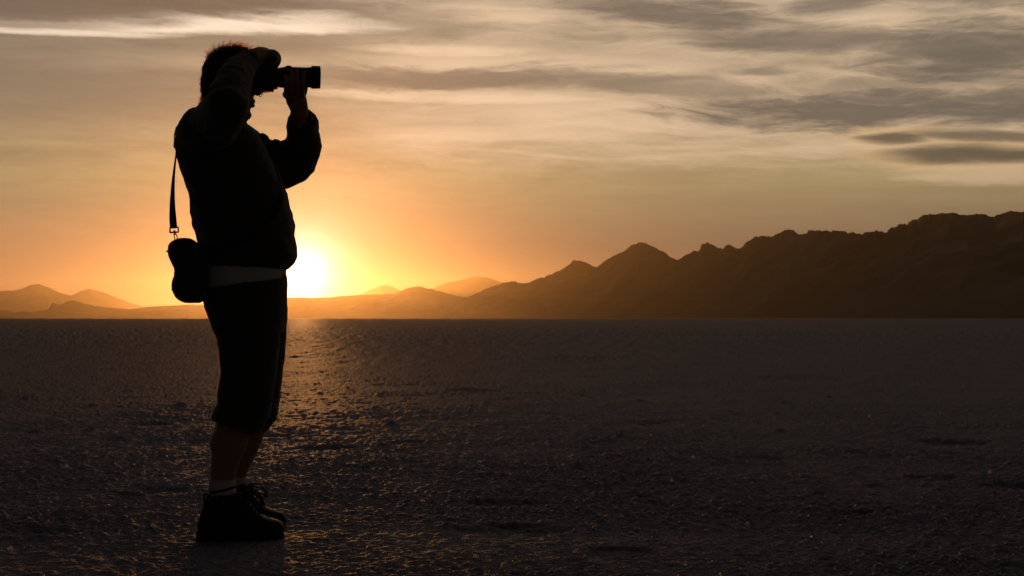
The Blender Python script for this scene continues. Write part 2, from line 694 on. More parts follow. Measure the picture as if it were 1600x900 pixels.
# ------------------------------------------------------------------ salt flat
def build_ground():
    dense = np.arange(-25, 25.001, 0.032)
    out = []
    a, st = 25.0, 0.06
    while a + st < 177:
        a += st
        out.append(a)
        st = min(st * 1.25, 5)
    az = np.concatenate([-np.array(out[::-1]), dense, np.array(out)])
    s = [1600.0]
    while s[-1] > 470: s.append(s[-1] - 4.0)
    while s[-1] > 14: s.append(s[-1] - 0.7)
    while s[-1] > 0.105: s.append(s[-1] * 0.93)
    r = CAM_H * F / np.array(s)
    A, RR = np.meshgrid(np.radians(az), r)
    X = (RR * np.sin(A)).ravel(); Y = (RR * np.cos(A)).ravel()
    rr = RR.ravel()
    step = rr * rr * 0.7 / (CAM_H * F)
    fade = lambda wl: np.clip(wl / (step * 1.6) - 0.3, 0.45, 1) * np.minimum(4.0, 1 + rr / 30)
    z = np.zeros_like(X)
    near = rr < 260
    xn, yn = X[near], Y[near]
    fd = [fade(w)[near] for w in (2.4, 0.7, 0.24, 0.10, 0.05, 0.026)]
    zz = 0.004 * perlin2(xn / 2.4, yn / 2.4, 1) * fd[0]
    zz += 0.0025 * perlin2(xn / 0.7, yn / 0.7, 2) * fd[1]
    patch = np.clip(perlin2(xn / 1.1, yn / 1.1, 9) * 0.7 + 0.95, 0.5, 1.4)
    lump = perlin2(xn / 0.24, yn / 0.24, 3)
    zz += 0.0032 * lump * fd[2] * patch
    b1 = perlin2(xn / 0.10, yn / 0.10, 4)
    zz += 0.0060 * 1.25 * (np.abs(b1) * 1.3 - 0.35) * fd[3] * patch
    b2 = perlin2(xn / 0.05 + b1 * 0.6, yn / 0.05, 5)
    zz += 0.0090 * (np.abs(b2) * 1.3 - 0.3) * fd[4] * 0.95 * patch
    zz += 0.0040 * perlin2(xn / 0.026, yn / 0.026, 6) * fd[5] * patch
    # low swells and broken plates that show as mottling further out
    zz += 0.045 * np.clip((rr[near] - 14) / 45, 0, 1) * (perlin2(xn / 0.45, yn / 2.2, 14) + 0.6 * perlin2(xn / 0.2, yn / 1.1, 15))
    # scattered larger clods
    cl = np.clip(perlin2(xn / 0.16 + 31, yn / 0.16, 8) - 0.48, 0, 1)
    zz += 0.035 * cl * cl * fd[2] * 2
    # shallow hollows in the crust
    def hollow(px, py, wpx, dep):
        d = CAM_H * F / (py - 497)
        cx, cy = (px - 800) / F * d, d
        wx = wpx / F * d
        wy = wx * 0.9 * max(1, d / 9)
        q = ((xn - cx) / wx) ** 2 + ((yn - cy) / wy) ** 2 + 0.9 * b1 + 0.9 * perlin2(xn / 0.35, yn / 0.35, 12)
        k = np.clip(1.25 - q, 0, 1)
        return k * k * (3 - 2 * k) * dep * 0.75
    for px, py, w_, dp in [(240, 662, 30, .035), (500, 700, 42, .03), (790, 785, 50, .025), (800, 826, 75, .03),
                           (1490, 690, 55, .035), (1450, 746, 42, .03), (1575, 758, 50, .03), (640, 690, 28, .02),
                           (250, 765, 45, .025), (430, 681, 22, .02), (740, 610, 40, .03), (1180, 715, 40, .02),
                           (1020, 660, 45, .02), (960, 860, 50, .02), (60, 830, 40, .02), 
                           (1330, 800, 40, .02), (1250, 590, 60, .03), (900, 560, 60, .04), (532, 513, 17, .2)]:
        zz -= hollow(px, py, w_, dp)
    # trodden level place under the shoes
    mu = (xn - MX) * CP + (yn - MY) * SP
    mv = -(xn - MX) * SP + (yn - MY) * CP
    fl = np.exp(-((mu / 0.30) ** 2 + (mv / 0.24) ** 2) ** 2)
    zz *= 1 - 0.55 * np.exp(-(mu / 1.1) ** 2 - ((mv + 0.5) / 1.0) ** 2)
    zz = zz * (1 - fl) + fl * (zz * 0.25 - 0.002)
    z[near] = zz * np.clip((260 - rr[near]) / 200, 0, 1)
    n, mcol = len(s), len(az)
    co = np.stack([X, Y, z], 1)
    i = np.arange(n - 1)[:, None] * mcol + np.arange(mcol - 1)[None, :]
    f = np.stack([i, i + 1, i + mcol + 1, i + mcol], -1).reshape(-1, 4)
    me = bpy.data.meshes.new('ground')
    me.vertices.add(len(co)); me.loops.add(f.size); me.polygons.add(len(f))
    me.vertices.foreach_set('co', co.astype(np.float32).ravel())
    me.loops.foreach_set('vertex_index', f.astype(np.int32).ravel())
    me.polygons.foreach_set('loop_start', np.arange(0, f.size, 4, dtype=np.int32))
    me.polygons.foreach_set('use_smooth', np.ones(len(f), bool))
    me.update(calc_edges=True)
    # salt crystals standing proud of the crust: they let the low sun through
    gr = z.reshape(n, mcol)
    m2 = bpy.data.materials.new('salt_crystal')
    m2.use_nodes = True
    b2_ = m2.node_tree.nodes['Principled BSDF']
    b2_.inputs['Base Color'].default_value = (0.75, 0.72, 0.70, 1)
    b2_.inputs['Roughness'].default_value = 0.3
    tr = m2.node_tree.nodes.new('ShaderNodeBsdfTranslucent')
    tr.inputs[0].default_value = (0.85, 0.80, 0.74, 1)
    mx = m2.node_tree.nodes.new('ShaderNodeMixShader')
    mx.inputs[0].default_value = 0.7
    m2.node_tree.links.new(b2_.outputs[0], mx.inputs[1])
    m2.node_tree.links.new(tr.outputs[0], mx.inputs[2])
    m2.node_tree.links.new(mx.outputs[0], m2.node_tree.nodes['Material Output'].inputs[0])
    g = Geo()
    rr_ = random.Random(3)
    hits = 0
    while hits < 2600:
        i_ = rr_.randrange(250, n - 140); j_ = rr_.randrange(len(out), mcol - len(out))
        q = co[i_ * mcol + j_]
        d_ = math.hypot(q[0], q[1])
        if d_ < 3.9 or d_ > 18 or rr_.random() < (d_ - 5) / 14: continue
        w_ = to_man(q[0], q[1])
        if abs(w_[0]) < 0.3 and abs(w_[1]) < 0.3: continue
        if gr[i_, j_] < 0.0 and rr_.random() < 0.7: continue
        hits += 1
        sz = rr_.uniform(0.0014, 0.0034) * (1 + d_ / 22) * (3.0 if rr_.random() < 0.012 else 1)
        ax_ = Matrix.Rotation(rr_.uniform(0, 6.28), 3, 'Z') @ Matrix.Rotation(rr_.gauss(0, 0.5), 3, 'X')
        c_ = V((q[0], q[1], q[2] + sz * 0.5))
        vs = [c_ + ax_ @ (V(p) * sz) for p in ((1, 0, 0), (0, 1, 0.1), (-1, 0.1, 0), (0, -1, 0), (0.1, 0, 1.2), (0, 0, -1.2))]
        g.add(vs, [(0, 1, 4), (1, 2, 4), (2, 3, 4), (3, 0, 4), (1, 0, 5), (2, 1, 5), (3, 2, 5), (0, 3, 5)])
    tag(link('salt_crystals', g.mesh(), m2, smooth=False), kind='stuff')
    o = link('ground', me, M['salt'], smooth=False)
    tag(o, kind='structure')
    return o


build_ground()


# ------------------------------------------------------------------ mountains
def build_range(name, sky, dist, width, seed, crest=0.0, spur=0.35, step=2.0):
    """sky: skyline points of the photo (px, py); dist(px): metres to the crest"""
    px = np.arange(sky[0][0], sky[-1][0] + 0.1, step)
    py = np.interp(px, [q[0] for q in sky], [q[1] for q in sky])
    k = np.array([0.25, 0.5, 0.25])
    py = np.convolve(np.pad(py, 1, mode='edge'), k, mode='valid')
    if crest:
        py = py + crest * np.where((px > 1080) & (px < 1420), 1.7, 1.0) * (perlin2(px / 26.0, px * 0 + 0.3, seed) + 0.6 * perlin2(px / 9.0, px * 0 + 0.7, seed + 1) + 0.35 * perlin2(px / 4.0, px * 0 + 0.9, seed + 2)) * np.clip((497 - py) / 40, 0, 1)
    D = np.array([dist(q) for q in px])
    H = np.maximum(0.0, (497 - py) / F * D) + CAM_H
    kw = np.exp(-(np.arange(-60, 61) * step / 16.0) ** 2)
    kw /= kw.sum()
    Hs = np.convolve(np.pad(H, 60, mode='edge'), kw, mode='valid')      # broad relief; the rocky crest rides on it
    T = np.concatenate([-np.linspace(1, 0, 46) ** 1.25, np.linspace(0.08, 1, 14)])
    ax = (px - 800) / F
    rows = []
    for t in T:
        d = D + t * (width if t < 0 else width * 0.8)
        X, Y = ax * d, d
        at = abs(t)
        prof = (1 - at) ** (1.15 if t < 0 else 1.3)
        rid = 1 - np.abs(perlin2(X / (width * 0.22) + seed, Y / (width * 0.55), seed + 7)) * 1.4
        rid2 = 1 - np.abs(perlin2(X / (width * 0.08), Y / (width * 0.2), seed + 9)) * 1.4
        cut = spur * (4 * at * (1 - at)) ** 0.8 * (0.75 * (1 - rid) + 0.3 * (1 - rid2))
        z = Hs * np.clip(prof * (1 - cut), 0, 1) + (H - Hs) * np.exp(-(at / 0.05) ** 2) - 2.0 * (at > 0.99)
        rows.append(np.stack([X, Y, z], 1))
    co = np.concatenate(rows)
    n, m = len(T), len(px)
    i = np.arange(n - 1)[:, None] * m + np.arange(m - 1)[None, :]
    f = np.stack([i, i + 1, i + m + 1, i + m], -1).reshape(-1, 4)
    me = bpy.data.meshes.new(name)
    me.from_pydata(co.tolist(), [], f.tolist())
    return tag(link(name, me, M['rock']), kind='structure')


main_sky = [(690, 492), (735, 463), (765, 450), (800, 439), (812, 440), (826, 443), (845, 433), (862, 427), (882, 418), (893, 409), (897, 404),
            (905, 407), (920, 412), (932, 417), (945, 409), (962, 399), (976, 389), (988, 381), (1000, 379), (1012, 380), (1025, 388),
            (1040, 396), (1050, 402), (1058, 405), (1066, 403), (1082, 396), (1094, 390), (1096, 382), (1106, 380), (1116, 385), (1130, 389),
            (1134, 382), (1142, 382), (1150, 387), (1160, 386), (1175, 376), (1190, 370), (1205, 366), (1220, 366), (1226, 361), (1237, 360),
            (1252, 364), (1261, 366), (1263, 361), (1280, 359), (1305, 358), (1325, 362), (1336, 362), (1346, 366), (1352, 362), (1362, 364),
            (1376, 360), (1385, 361), (1405, 352), (1430, 342), (1450, 335), (1457, 335), (1475, 332), (1490, 331), (1508, 334), (1525, 335),
            (1540, 336), (1548, 339), (1562, 335), (1580, 332), (1600, 331), (1660, 326), (1730, 338), (1800, 330), (1900, 350), (2000, 345), (2150, 372), (2300, 380), (2450, 430), (2600, 470), (2700, 495)]
build_range('mountains', main_sky, lambda p: np.interp(p, [690, 900, 1200, 1600, 2700], [6400, 5900, 4400, 2800, 2500]), 950, 3, 2.6, step=1.0)

mid_sky = [(-700, 480), (-520, 470), (-380, 484), (-250, 474), (-120, 486), (-40, 482), (0, 484), (14, 486), (22, 489), (34, 486), (50, 488), (62, 485), (68, 486), (76, 484), (81, 472), (88, 475), (96, 476),
           (106, 470), (114, 469), (130, 474), (150, 478), (175, 481), (205, 483), (232, 479), (270, 477), (300, 476), (330, 476), (380, 475), (430, 468), (452, 464), (490, 465),
           (520, 464), (560, 461), (600, 460), (615, 459), (625, 455), (640, 449), (655, 447), (672, 451), (690, 456), (710, 461), (735, 466), (770, 475), (800, 487), (830, 492), (860, 495)]
build_range('hills', mid_sky, lambda p: 8300, 1200, 21, 0.9)

far_sky = [(-650, 470), (-480, 440), (-300, 462), (-150, 446), (-60, 458), (0, 455), (20, 454), (34, 451), (48, 445), (60, 444), (75, 449), (95, 458), (112, 462), (125, 455), (140, 451), (155, 455), (180, 464),
           (205, 474), (240, 484), (300, 490), (420, 486), (500, 480), (555, 464), (575, 454), (592, 447), (602, 445), (614, 449), (628, 456), (650, 458), (680, 450), (700, 441), (722, 437), (744, 432), (760, 433),
           (780, 440), (810, 452), (850, 468), (900, 480), (980, 492)]
build_range('far_mountains', far_sky, lambda p: 16000, 2000, 41, 0.5)


# ------------------------------------------------------------------ haze
def build_haze():
    g = Geo().box((0, 8000, 246), 20000, 10500, 247)
    o = link('haze', g.mesh(), None, smooth=False)
    m = bpy.data.materials.new('haze_air')
    m.use_nodes = True
    nt = m.node_tree
    nt.nodes.clear()
    out = nt.nodes.new('ShaderNodeOutputMaterial')
    v = nt.nodes.new('ShaderNodeVolumePrincipled')
    v.inputs['Color'].default_value = (0.94, 0.78, 0.50, 1)
    v.inputs['Density'].default_value = HAZE
    v.inputs['Anisotropy'].default_value = 0.888
    v.inputs['Density Attribute'].default_value = ''
    nt.links.new(v.outputs[0], out.inputs['Volume'])
    m.cycles.homogeneous_volume = True
    o.data.materials.append(m)
    tag(o, kind='stuff')


HAZE = 2.6e-5
build_haze()


# ------------------------------------------------------------------ the photographer
V = Vector


def px_loft(g, rows, n=48, p=2.4, slope=0.0):
    """rows: (py, px_back, px_front, half width, centre v) in photo pixels -> lofted trunk"""
    secs = []
    for py, xb, xf, hw, vc in rows:
        a, b = P(xb, py, vc), P(xf, py, vc)
        secs.append(((a + b) / 2, (b - a) / 2, V((0, hw, 0))))
    return g.loft(secs, n, p)


def finger(g, pts, r=0.0088):
    k = len(pts)
    g.tube(pts, [r * (1.08 - 0.28 * i / (k - 1)) for i in range(k)], n=10, sub=4)


def build_person():
    g = Geo()
    # head: skull, jaw, face
    g.ball(P(355, 122), 0.083, 0.072, 0.094)
    g.ball(P(362, 127), 0.078, 0.066, 0.088)
    px_loft(g, [(112, 330, 398, 0.052, 0), (122, 328, 401, 0.058, 0), (132, 330, 401, 0.060, 0), (142, 334, 400, 0.060, 0), (152, 338, 396.5, 0.057, 0),
                (158, 342, 396, 0.054, 0), (164, 345, 394, 0.050, 0), (170, 348, 391.5, 0.046, 0), (177, 351, 391, 0.040, 0), (184, 354, 390, 0.034, 0), (190, 360, 386, 0.024, 0)], 32, 2.2)
    # nose, lips, chin, brow, ears, eyelids
    g.tube([P(398, 124), P(402, 134), P(405, 142), P(402.5, 146)], [0.009, 0.012, 0.0145, 0.010], n=12)
    for sv in (-1, 1):
        g.ball(P(400, 144.5, sv * 0.011), 0.010, 0.008, 0.008)
        g.ball(P(394, 127, sv * 0.031), 0.012, 0.016, 0.011)
        g.tube([P(397, 118, sv * 0.012), P(397, 116.5, sv * 0.03), P(392, 119, sv * 0.05)], [0.008, 0.009, 0.007], n=10)
        g.ball(P(356, 130, sv * 0.073), 0.018, 0.010, 0.030, Matrix.Rotation(R(-12), 3, 'Y'))
        g.tube([P(352, 122, sv * 0.079), P(358, 120, sv * 0.081), P(361, 128, sv * 0.079), P(357, 139, sv * 0.076)], [0.005, 0.006, 0.006, 0.006], n=8)
    g.tube([P(393.5, 158.5, -0.022), P(396, 158, 0), P(393.5, 158.5, 0.022)], [0.005, 0.0085, 0.005], n=10)
    g.tube([P(392.5, 165, -0.02), P(395, 165, 0), P(392.5, 165, 0.02)], [0.005, 0.0085, 0.005], n=10)
    g.ball(P(386, 180), 0.017, 0.024, 0.016)
    # neck and trunk
    g.tube([P(345, 150), P(341, 172), P(338, 200)], [0.058, 0.060, 0.075], n=24)
    px_loft(g, [(190, 318, 366, 0.09, 0), (206, 298, 384, 0.165, 0), (225, 290, 396, 0.180, 0), (260, 294, 412, 0.165, 0), (300, 306, 430, 0.155, 0), (340, 312, 441, 0.16, 0),
                (380, 318, 444, 0.165, 0), (420, 325, 440, 0.165, 0), (450, 328, 438, 0.165, 0), (480, 332, 436, 0.16, 0)])
    # arms
    g.tube([P(330, 205, -0.15), P(343, 192, -0.25), P(355, 164, -0.41)], [0.060, 0.052, 0.044], n=18)
    g.tube([P(355, 164, -0.41), P(365, 140, -0.32), P(383, 109, -0.19), P(391, 96, -0.125)], [0.045, 0.046, 0.034, 0.029], n=18)
    g.tube([P(350, 207, 0.15), P(395, 228, 0.185), P(462, 256, 0.23)], [0.060, 0.052, 0.046], n=18)
    g.tube([P(462, 256, 0.23), P(468, 225, 0.15), P(469, 192, 0.055), P(469, 178, 0.025)], [0.046, 0.044, 0.033, 0.031], n=18)
    # left hand: palm cradles the lens from below, fingers rise on the near side, thumb on the far side
    g.tube([P(469, 182, 0.03), P(467, 168, 0.018), P(462, 153, 0.0), P(459, 146, -0.02)], [0.030, 0.034, 0.038, 0.030], n=18)
    g.ball(P(459, 148, -0.02), 0.042, 0.026, 0.022)
    for i, (x0, x1, yt) in enumerate([(472, 474, 113), (463, 464, 109), (454.5, 454.5, 111), (446.5, 445.5, 118)]):
        finger(g, [P(x0, 149, -0.030), P(x0 + 0.3, 141, -0.062), P((x0 + x1) / 2, 129, -0.0915), P(x1, 121, -0.0925), P(x1, yt, -0.083)], 0.0098 if i < 3 else 0.0085)
    finger(g, [P(466, 160, 0.02), P(474, 148, 0.022), P(477, 136, 0.012), P(477, 127, 0.008)], 0.0115)
    # right hand: palm over the upright grip, four fingers folded down its front, thumb behind
    g.tube([P(391, 96, -0.125), P(397, 90, -0.105), P(406, 86, -0.075), P(414, 85, -0.050)], [0.029, 0.030, 0.030, 0.026], n=18)
    g.ball(P(414, 86, -0.042), 0.036, 0.047, 0.021)
    for i, (v0, tip) in enumerate([(-0.078, 101), (-0.056, 105), (-0.035, 107), (-0.013, 102)]):
        k = [0.92, 1.0, 1.0, 0.95][i]
        finger(g, [P(416, 83, v0), P(427, 81.5 + (1 - k) * 20, v0), P(434.5 - (1 - k) * 30, 87.5 + (1 - k) * 15, v0), P(435 - (1 - k) * 28, 97, v0 + 0.002), P(430 - (1 - k) * 20, tip - 2, v0 + 0.002)], 0.0108 if i else 0.0095)
    finger(g, [P(404, 88, -0.035), P(401.5, 98, -0.022), P(402, 107, -0.012), P(403, 113, -0.003)], 0.0110)
    # legs
    g.tube([P(376, 470, -0.09), P(382, 560, -0.105), P(368, 645, -0.11), P(359, 690, -0.112), P(351, 725, -0.112), P(348, 752, -0.112), P(347, 785, -0.112), P(350, 812, -0.112)],
           [0.080, 0.068, 0.062, 0.062, 0.049, 0.043, 0.036, 0.033], n=24)
    g.ball(P(353, 693, -0.112), 0.056, 0.052, 0.075)
    g.tube([P(385, 470, 0.09), P(397, 560, 0.105), P(396, 640, 0.11), P(383, 690, 0.112), P(370, 728, 0.112), P(364, 752, 0.112), P(364, 780, 0.112), P(366, 806, 0.112)],
           [0.080, 0.068, 0.060, 0.056, 0.046, 0.0425, 0.036, 0.033], n=24)
    g.tube([P(350, 812, -0.112), P(385, 824, -0.112), P(425, 830, -0.112)], [0.036, 0.034, 0.022], n=16, flat=((0, 0, 1), 0.8))
    g.tube([P(366, 806, 0.112), P(395, 814, 0.112), P(428, 818, 0.112)], [0.036, 0.034, 0.022], n=16, flat=((0, 0, 1), 0.8))
    me = fuse(g, 0.0033, 3)
    o = link('person', me, M['skin'])
    tag(o, 'person in dark fleece and shorts standing in profile, holding a camera up to one eye', 'person')
    return place(o)


person = build_person()

JACKET = [(161, 314, 372, 0.070, 0), (170, 306, 377, 0.105, 0), (179, 296, 381, 0.145, 0), (190, 286, 384, 0.180, 0), (201, 278.5, 391, 0.205, 0), (212, 276, 401, 0.220, 0), (228, 275.3, 412, 0.228, 0),
          (244, 276, 420, 0.228, 0), (258, 280, 428, 0.224, 0), (272, 285, 434, 0.220, 0), (286, 290, 440, 0.216, 0), (300, 294.3, 446, 0.212, 0), (317, 296.5, 451.6, 0.210, 0), (334, 298, 455.5, 0.210, 0),
          (350, 301.5, 458.7, 0.212, 0), (364, 306.5, 461, 0.214, 0), (380, 310, 461.5, 0.215, 0), (393, 313, 463.5, 0.214, 0), (402, 315, 464, 0.211, 0), (410, 317, 461, 0.207, 0), (416, 319, 456, 0.202, 0), (421.5, 322, 449, 0.196, 0)]


def build_clothes():
    # jacket: trunk, collar and both sleeves in one skin
    g = Geo()
    px_loft(g, JACKET, 64, 2.35)
    g.tube([P(340, 158), P(344, 176), P(344, 192)], [0.072, 0.082, 0.10], n=28, roundends=False)          # collar
    g.ball(P(318, 204, -0.155), 0.088, 0.10, 0.086)
    g.tube([P(322, 207, -0.16), P(340, 192, -0.27), P(355, 166, -0.43)], [0.090, 0.080, 0.070], n=24)
    g.tube([P(355, 166, -0.43), P(358, 148, -0.365), P(368, 122, -0.262), P(380, 104, -0.185), P(385, 98, -0.162)], [0.068, 0.067, 0.059, 0.048, 0.042], n=24)
    g.tube([P(386, 98, -0.165), P(390, 93, -0.145)], [0.040, 0.0385], n=20, roundends=False)
    g.ball(P(352, 212, 0.16), 0.085, 0.10, 0.085)
    g.tube([P(352, 212, 0.17), P(400, 249, 0.195), P(432, 262, 0.21), P(457, 252, 0.23)], [0.092, 0.084, 0.083, 0.085], n=28)
    g.ball(P(431, 227, 0.17), 0.020, 0.06, 0.020)
    g.ball(P(408, 221, 0.15), 0.030, 0.06, 0.029)
    g.tube([P(463, 250, 0.235), P(473, 232, 0.19), P(474.5, 215, 0.14), P(473, 198, 0.095), P(471.5, 186, 0.06)], [0.082, 0.069, 0.062, 0.058, 0.053], n=28, roundends=False)
    g.tube([P(470, 191, 0.064), P(469.3, 176, 0.033)], [0.040, 0.0365], n=20, roundends=False)
    me = fuse(g, 0.0055, 5)
    wrinkle(me, 0.006, 11, 3, (1, 1, 1.6), lambda c: np.clip((c[:, 2] - 0.97) * 12, 0, 1))
    wrinkle(me, 0.0018, 34, 6, (1, 1, 1.3))
    o = link('jacket', me, M['fleece'], person)
    o['label'] = 'dark fleece jacket with baggy sleeves'
    # shirt tail below the jacket hem
    g = Geo()
    secs = []
    for t, yb, yf, ex in ((0, 412, 412, 0.0), (0.35, 424, 420, 0.002), (0.7, 440, 429, 0.004), (0.95, 451, 435, 0.003), (1.0, 454, 437, 0.0035)):
        a, b = P(316.5 - 1.5 * t, yb), P(446 + 1.0 * t, yf)
        secs.append(((a + b) / 2, (b - a) / 2 * (1 + ex), V((0, 0.196 + ex, 0))))
    g.loft(secs, 64, 2.35)
    me = with_mods(g.mesh(), [('SUBSURF', dict(levels=2, render_levels=2))])
    wrinkle(me, 0.004, 22, 8, (1, 1, 0.35))
    o = link('shirt_tail', me, M['shirt'], person)
    o['label'] = 'pale shirt tail showing under the jacket hem'
    # shorts
    g = Geo()
    px_loft(g, [(428, 322, 446, 0.185, 0), (443, 319, 448, 0.190, 0), (458, 317.5, 448.5, 0.193, 0), (471, 318, 448, 0.195, 0), (488, 323, 447.5, 0.193, 0), (505, 330, 447, 0.19, 0), (520, 336, 446, 0.18, 0)], 56, 2.4)
    px_loft(g, [(480, 322, 436, 0.098, -0.092), (505, 331, 437, 0.098, -0.096), (520, 335.5, 437, 0.098, -0.099), (530, 340, 437, 0.098, -0.1), (541, 339.5, 436, 0.098, -0.102), (556, 344, 434, 0.098, -0.104),
                (580, 344, 431, 0.097, -0.107), (603, 342.5, 428, 0.097, -0.11), (620, 340, 426, 0.097, -0.111), (629, 341, 424.5, 0.097, -0.112), (640, 336, 423, 0.097, -0.112), (652, 331, 421, 0.098, -0.112)], 40, 2.4)
    g.tube([P(350, 540, -0.17), P(344.5, 537, -0.12), P(344, 535, -0.07)], [0.008, 0.013, 0.008], n=10)      # fold behind the knee
    # slanted hem of the near leg
    a, b = P(331, 650, -0.112), P(420, 648, -0.112)
    c, d = P(331.5, 655.5, -0.112), P(406, 676, -0.112)
    g.loft([((a + b) / 2, (b - a) / 2, V((0, 0.097, 0))), ((c + d) / 2, (d - c) / 2, V((0, 0.096, 0)))], 40, 2.4)
    px_loft(g, [(480, 345, 447.5, 0.098, 0.092), (505, 352, 447, 0.098, 0.096), (524, 356, 446.7, 0.098, 0.099), (550, 360, 444.5, 0.098, 0.103), (573, 361, 442, 0.097, 0.106), (600, 360, 439, 0.097, 0.11),
                (631, 358, 435.5, 0.097, 0.112), (650, 357, 433, 0.097, 0.112)], 40, 2.4)
    a, b = P(357, 648, 0.112), P(433, 648, 0.112)
    e, f = P(357, 660, 0.112), P(430, 657, 0.112)
    c, d = P(362, 670, 0.112), P(414, 675, 0.112)
    g.loft([((a + b) / 2, (b - a) / 2, V((0, 0.097, 0))), ((e + f) / 2, (f - e) / 2, V((0, 0.097, 0))), ((c + d) / 2, (d - c) / 2, V((0, 0.092, 0)))], 40, 2.4)
    me = fuse(g, 0.0055, 3)
    wrinkle(me, 0.0055, 13, 15, (1, 1, 0.9))
    wrinkle(me, 0.0013, 40, 17)
    o = link('shorts', me, M['shorts'], person)
    o['label'] = 'dark knee-length shorts'
    # socks
    for v, xs, ys, r in ((-0.112, (347.7, 347.5, 348.5, 350), (749, 760, 770, 783), 0.0465), (0.112, (366.2, 364.5, 365, 367), (744, 756, 766, 778), 0.0455)):
        tp = P(xs[0], ys[0], v)
        g = Geo()
        pts = [P(x, y, v) for x, y in zip(xs, ys)]
        g.tube(pts, [r, r * 0.98, r * 0.97, r * 0.85], n=32, sub=6, roundends=False)
        me = g.mesh()
        wrinkle(me, 0.0008, 60, 21, (1, 1, 3))
        s_ = link('sock', me, M['sock'], person)
        s_['label'] = 'white sock with a dark stripe'
        g = Geo()
        u0, u1 = P(xs[1] + 0.2, ys[1] + 2.2, v), P(xs[1] + 0.3, ys[1] + 6.4, v)
        tilt = V((0, 0, 0.010))
        g.loft([(u0, V((r * 1.012, 0, 0)) + tilt, V((0, r * 1.012, 0))), (u1, V((r * 1.012, 0, 0)) + tilt, V((0, r * 1.012, 0)))], 32, 2)
        link('sock_stripe', g.mesh(), M['stripe'], s_)
    # shoes
    for v, dx, rot in ((-0.112, 0.0, 0), (0.112, 9.5, 0)):
        k = 1.0 if v < 0 else 0.955
        base_py = 497 + (840 - 497) * (1.0 if v < 0 else 0.957)
        cx = 375 + (0 if v < 0 else 6.5)
        def Q(x, y):            # shoe outline measured on the near foot; the far foot stands further back
            return P(cx + (x - 375) * k, base_py + (y - 840) * k, v)
        sole_z = 0.0
        prof = [(309, 818, 833, .030), (313, 803, 833, .036), (318, 788, 833, .040), (322, 778, 833, .042), (330, 776, 833, .044), (345, 776, 833, .046), (360, 774.5, 833, .047), (374, 773.5, 833, .048),
                (385, 780, 833, .049), (395, 791, 833, .051), (405, 801, 833, .053), (416, 808, 833, .053), (427, 811, 833, .050), (436, 813.5, 832, .046), (441, 817, 831, .038), (444, 822, 830, .026)]
        g = Geo()
        secs = []
        for x, yt, yb, hw in prof:
            a, b = Q(x, yb), Q(x, yt)
            secs.append(((a + b) / 2, (b - a) / 2, V((0, hw, 0))))
        g.loft(secs, 36, 3.2)
        g.tube([Q(328, 777), Q(336, 775.5), Q(350, 776.5), Q(364, 774.5), Q(373, 772.5)], [0.010] * 5, n=10)
        for sv in (-1, 1):
            g.tube([Q(322, 782) + V((0, sv * 0.03, 0)), Q(340, 776) + V((0, sv * 0.044, 0)), Q(360, 776) + V((0, sv * 0.044, 0)), Q(374, 772) + V((0, sv * 0.028, 0))], [0.010] * 4, n=10)
        g.tube([Q(380, 780), Q(385, 775), Q(387, 771)], [0.022, 0.018, 0.012], n=14, flat=((1, 0, 0.6), 0.6))      # tongue
        g.tube([Q(322, 784), Q(318, 776), Q(322.5, 771), Q(326, 776)], [0.004] * 4, n=8)                            # pull loop
        me = fuse(g, 0.0036, 3)
        wrinkle(me, 0.0014, 45, 31)
        sh = link('shoe', me, M['shoe'], person)
        g = Geo()
        out = []
        for x, hw in ((306.5, .016), (309, .030), (315, .038), (325, .043), (345, .045), (365, .044), (385, .047), (405, .054), (420, .055), (432, .050), (439, .038), (443, .020)):
            out.append((x, hw))
        top = [Q(x, 829 if x < 436 else 827).z for x, _ in out]
        ringz = []
        for dz, gr in ((1.0, 0.0), (0.55, 0.002), (0.0, 0.0)):
            ring = []
            for j, (x, hw) in enumerate(out):
                q = Q(x, 830)
                z0 = -0.006 + (0.010 if x > 438 else 0)
                ring.append(V((q.x, v - hw - gr, z0 + (top[j] - z0) * dz)))
            for j in range(len(out) - 1, -1, -1):
                x, hw = out[j]
                q = Q(x, 830)
                z0 = -0.006 + (0.010 if x > 438 else 0)
                ring.append(V((q.x, v + hw + gr, z0 + (top[j] - z0) * dz)))
            ringz.append(ring)
        g.rings(ringz)
        for x in np.linspace(314, 432, 13):
            q = Q(x, 836)
            g.box((q.x, v, 0.002), 0.0075, 0.050 if x > 385 else 0.045, 0.007)
        link('sole', bevel(g, 0.0015, 2), M['rubber'], sh)
        g = Geo()
        for j in range(5):
            x, y = 384 + j * 5.4, 778 + j * 6.2
            g.tube([Q(x, y) + V((0, -0.030, 0.0)), Q(x + 2, y - 2.5) + V((0, 0.0, 0.004)), Q(x + 4, y + 1) + V((0, 0.030, 0))], [0.0026] * 3, n=7)
        s2 = -1 if v < 0 else 1
        for (mx, my, ex, ey, sv) in ((400, 768, 413, 787, -1), (404, 775, 407, 793, 1)):
            g.tube([Q(386, 772), Q(393, mx * 0 + my - 2) + V((0, sv * 0.012, 0)), Q(mx + 5, my + 4) + V((0, sv * 0.022, 0)), Q(ex, ey) + V((0, sv * 0.026, 0)), Q(ex - 8, ey - 3) + V((0, sv * 0.016, 0)), Q(391, 779)], [0.0021] * 6, n=7, sub=6)
        g.tube([Q(387, 774), Q(397, 780) + V((0, -0.02, 0)), Q(404, 800) + V((0, -0.045, 0))], [0.002] * 3, n=7)
        g.tube([Q(387, 774), Q(399, 782) + V((0, 0.02, 0)), Q(407, 803) + V((0, 0.045, 0))], [0.002] * 3, n=7)
        link('shoelace', g.mesh(), M['lace'], sh)


build_clothes()


